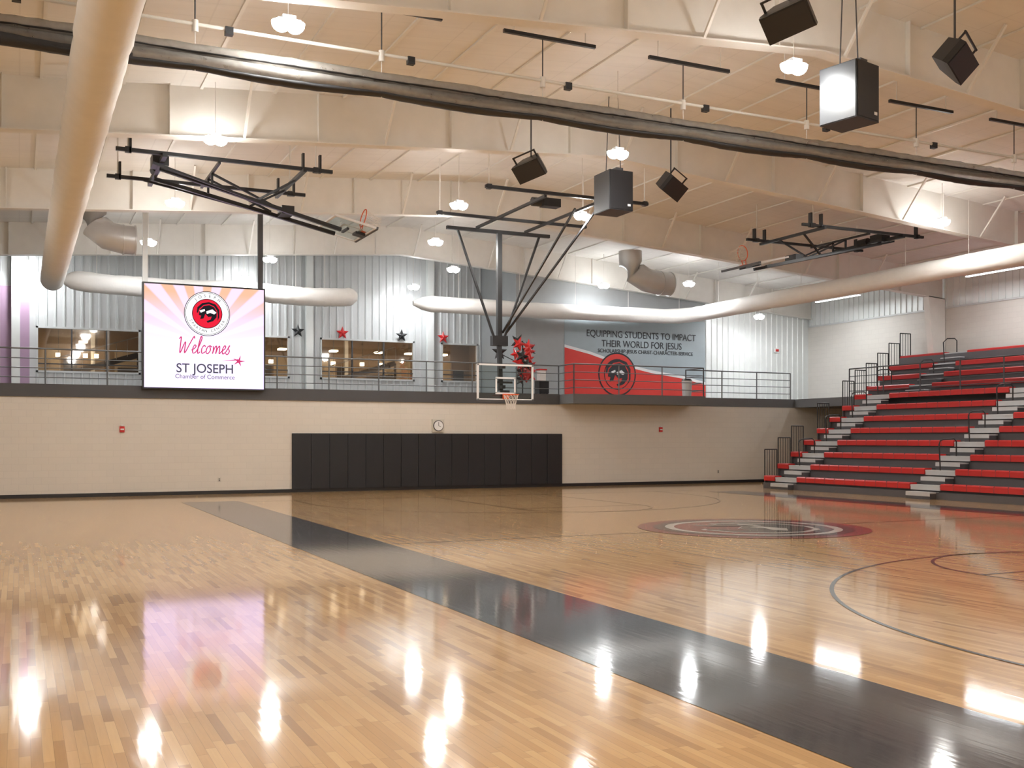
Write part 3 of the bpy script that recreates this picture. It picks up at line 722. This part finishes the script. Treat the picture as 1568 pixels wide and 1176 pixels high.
for i in range(4):
    x = 30.3+RD*i; zt = DK+RH*(i+1)
    b.box((x+0.08, Y0, zt-RH), (XRT-0.95, YU, zt-0.06), TIER)
    b.box((x+0.02, Y0, zt-0.06), (min(x+RD+0.08, XRT-0.5), YU-1.5, zt-0.03), DECKB)
    for (a, c) in [(Y0, 22.0), (23.2, 28.2), (29.3, YU)]:
        b.prism([(x-0.03, a, zt-0.15), (x+0.04, a, zt-0.03), (x+0.27, a, zt-0.03), (x+0.27, a, zt+0.03), (x+0.0, a, zt+0.03), (x-0.035, a, zt+0.0)], (0, c-a, 0), REDS)
    for a in (22.6, 28.75):
        b.box((x-0.02, a-0.55, zt-0.07), (x+0.3, a+0.55, zt-0.02), ALU)
        b.box((x-0.31, a-0.45, zt-0.25), (x+0.06, a+0.45, zt-0.21), ALU); b.box((x-0.30, a-0.45, zt-RH-0.02), (x+0.06, a+0.45, zt-0.25), DKGREY)
        if i in (0, 2):
            q = x+0.15; b.tube([(q-0.15, a, zt-0.03), (q-0.2, a, zt+0.75), (q, a, zt+0.9), (q+0.4, a, zt+0.92), (q+0.5, a, zt+0.84), (q+0.5, a, zt+0.39)], 0.02, BLACK, 8)
    yy = YU+0.02; xa, xb_, za, zb = x, x+0.56, zt-0.42, zt+0.95
    for p, q in (((xa, za), (xa, zb)), ((xb_, za), (xb_, zb)), ((xa, zb), (xb_, zb)), ((xa, za+0.45), (xb_, za+0.45))): b.cyl((p[0], yy, p[1]), (q[0], yy, q[1]), 0.02, BLACK, 8)
    for k in range(1, 4): b.cyl((xa+0.14*k, yy, za+0.45), (xa+0.14*k, yy, zb), 0.011, BLACK, 6)
b.done()

# ------------------------------------------------------------------ lights
def lamp(x, y, z=7.9, p=330, col=(1.0, 0.93, 0.83), up=22):
    b = B('high_bay_light')
    b.cbox((x, y, z+0.05), (0.34, 0.2, 0.04), WHITE); b.cbox((x, y, z+0.10), (0.2, 0.18, 0.06), ALU)
    for d in (-0.10, 0.10): b.dome((x+d, y, z+0.04), 0.15, LENS, 1.0)
    b.cyl((x, y, z+0.1), (x, y, roof(x)-0.003), 0.008, STEELC, 5)
    o = b.done(False)
    l = bpy.data.lights.new('lamp', 'AREA'); l.shape = 'RECTANGLE'; l.size = 0.46; l.size_y = 0.34; l.energy = p; l.color = col
    lo = bpy.data.objects.new('lamp_emitter', l); lo.location = (x, y, z-0.13); sc.collection.objects.link(lo); lo.parent = o
    l = bpy.data.lights.new('lamp_spill', 'POINT'); l.shadow_soft_size = 0.17; l.energy = up; l.color = col
    lo = bpy.data.objects.new('lamp_spill', l); lo.location = (x, y, z-0.22); sc.collection.objects.link(lo); lo.parent = o
WARM = (1.0, 0.975, 0.925); COOL = (0.95, 0.98, 1.0)
for x, y in ((3.62,15.5),(3.66,22.1),(3.69,28.5),(11.7,19.5),(14.1,25.4),(10.5,25.6),(11.8,30.7),(11.6,13.7),(23.7,21.7),
             (3.7,8.5),(3.7,2.0),(3.7,-4.5),(-4,12),(-4,4),(-4,-4),(-4,26),(11.7,7.0),(11.7,0.5),(12,-5),(20.5,7.0),(20.5,0),(26,14),(27,6)):
    lamp(x, y, 7.9, 90, WARM, 68)
for x, y in ((3.68,34.6),(7.8,36.1),(14.3,35.4),(14.5,40.2),(7.8,40.7),(21.3,36.6),(24.1,34.7),(0.3,40.6)):
    lamp(x, y, 7.9, 80, COOL, 42)
lamp(28.6, 36.0, 6.95, 90, COOL, 20)
for ya, yb in ((32.6, 35.2), (24.9, 27.3), (18.2, 20.4)):
    b = B('linear_strip_light'); b.box((30.93, ya, 7.62), (31.07, yb, 7.70), WHITE); b.box((30.94, ya+0.02, 7.59), (31.06, yb-0.02, 7.62), STRIP)
    for q in (ya+0.3, yb-0.3): b.cyl((31, q, 7.7), (31, q, roof(31)-0.003), 0.008, STEELC, 5)
    o = b.done()
    l = bpy.data.lights.new('strip', 'AREA'); l.shape = 'RECTANGLE'; l.size = 0.12; l.size_y = yb-ya; l.energy = 90; l.color = COOL
    lo = bpy.data.objects.new('strip_emitter', l); lo.location = (31, (ya+yb)/2, 7.57); sc.collection.objects.link(lo); lo.parent = o

w = bpy.data.worlds.new('World'); sc.world = w; w.use_nodes = True
w.node_tree.nodes['Background'].inputs[0].default_value = (0.5, 0.55, 0.6, 1); w.node_tree.nodes['Background'].inputs[1].default_value = 0.3

# ------------------------------------------------------------------ camera
cam = bpy.data.cameras.new('camera'); co = bpy.data.objects.new('camera', cam); sc.collection.objects.link(co)
co.location = (0, 0, 1.77); co.rotation_euler = (math.radians(90), 0, math.radians(-25.2))
cam.sensor_width = 36; cam.lens = 36.85; cam.shift_y = 0.0529; cam.clip_end = 200
sc.camera = co
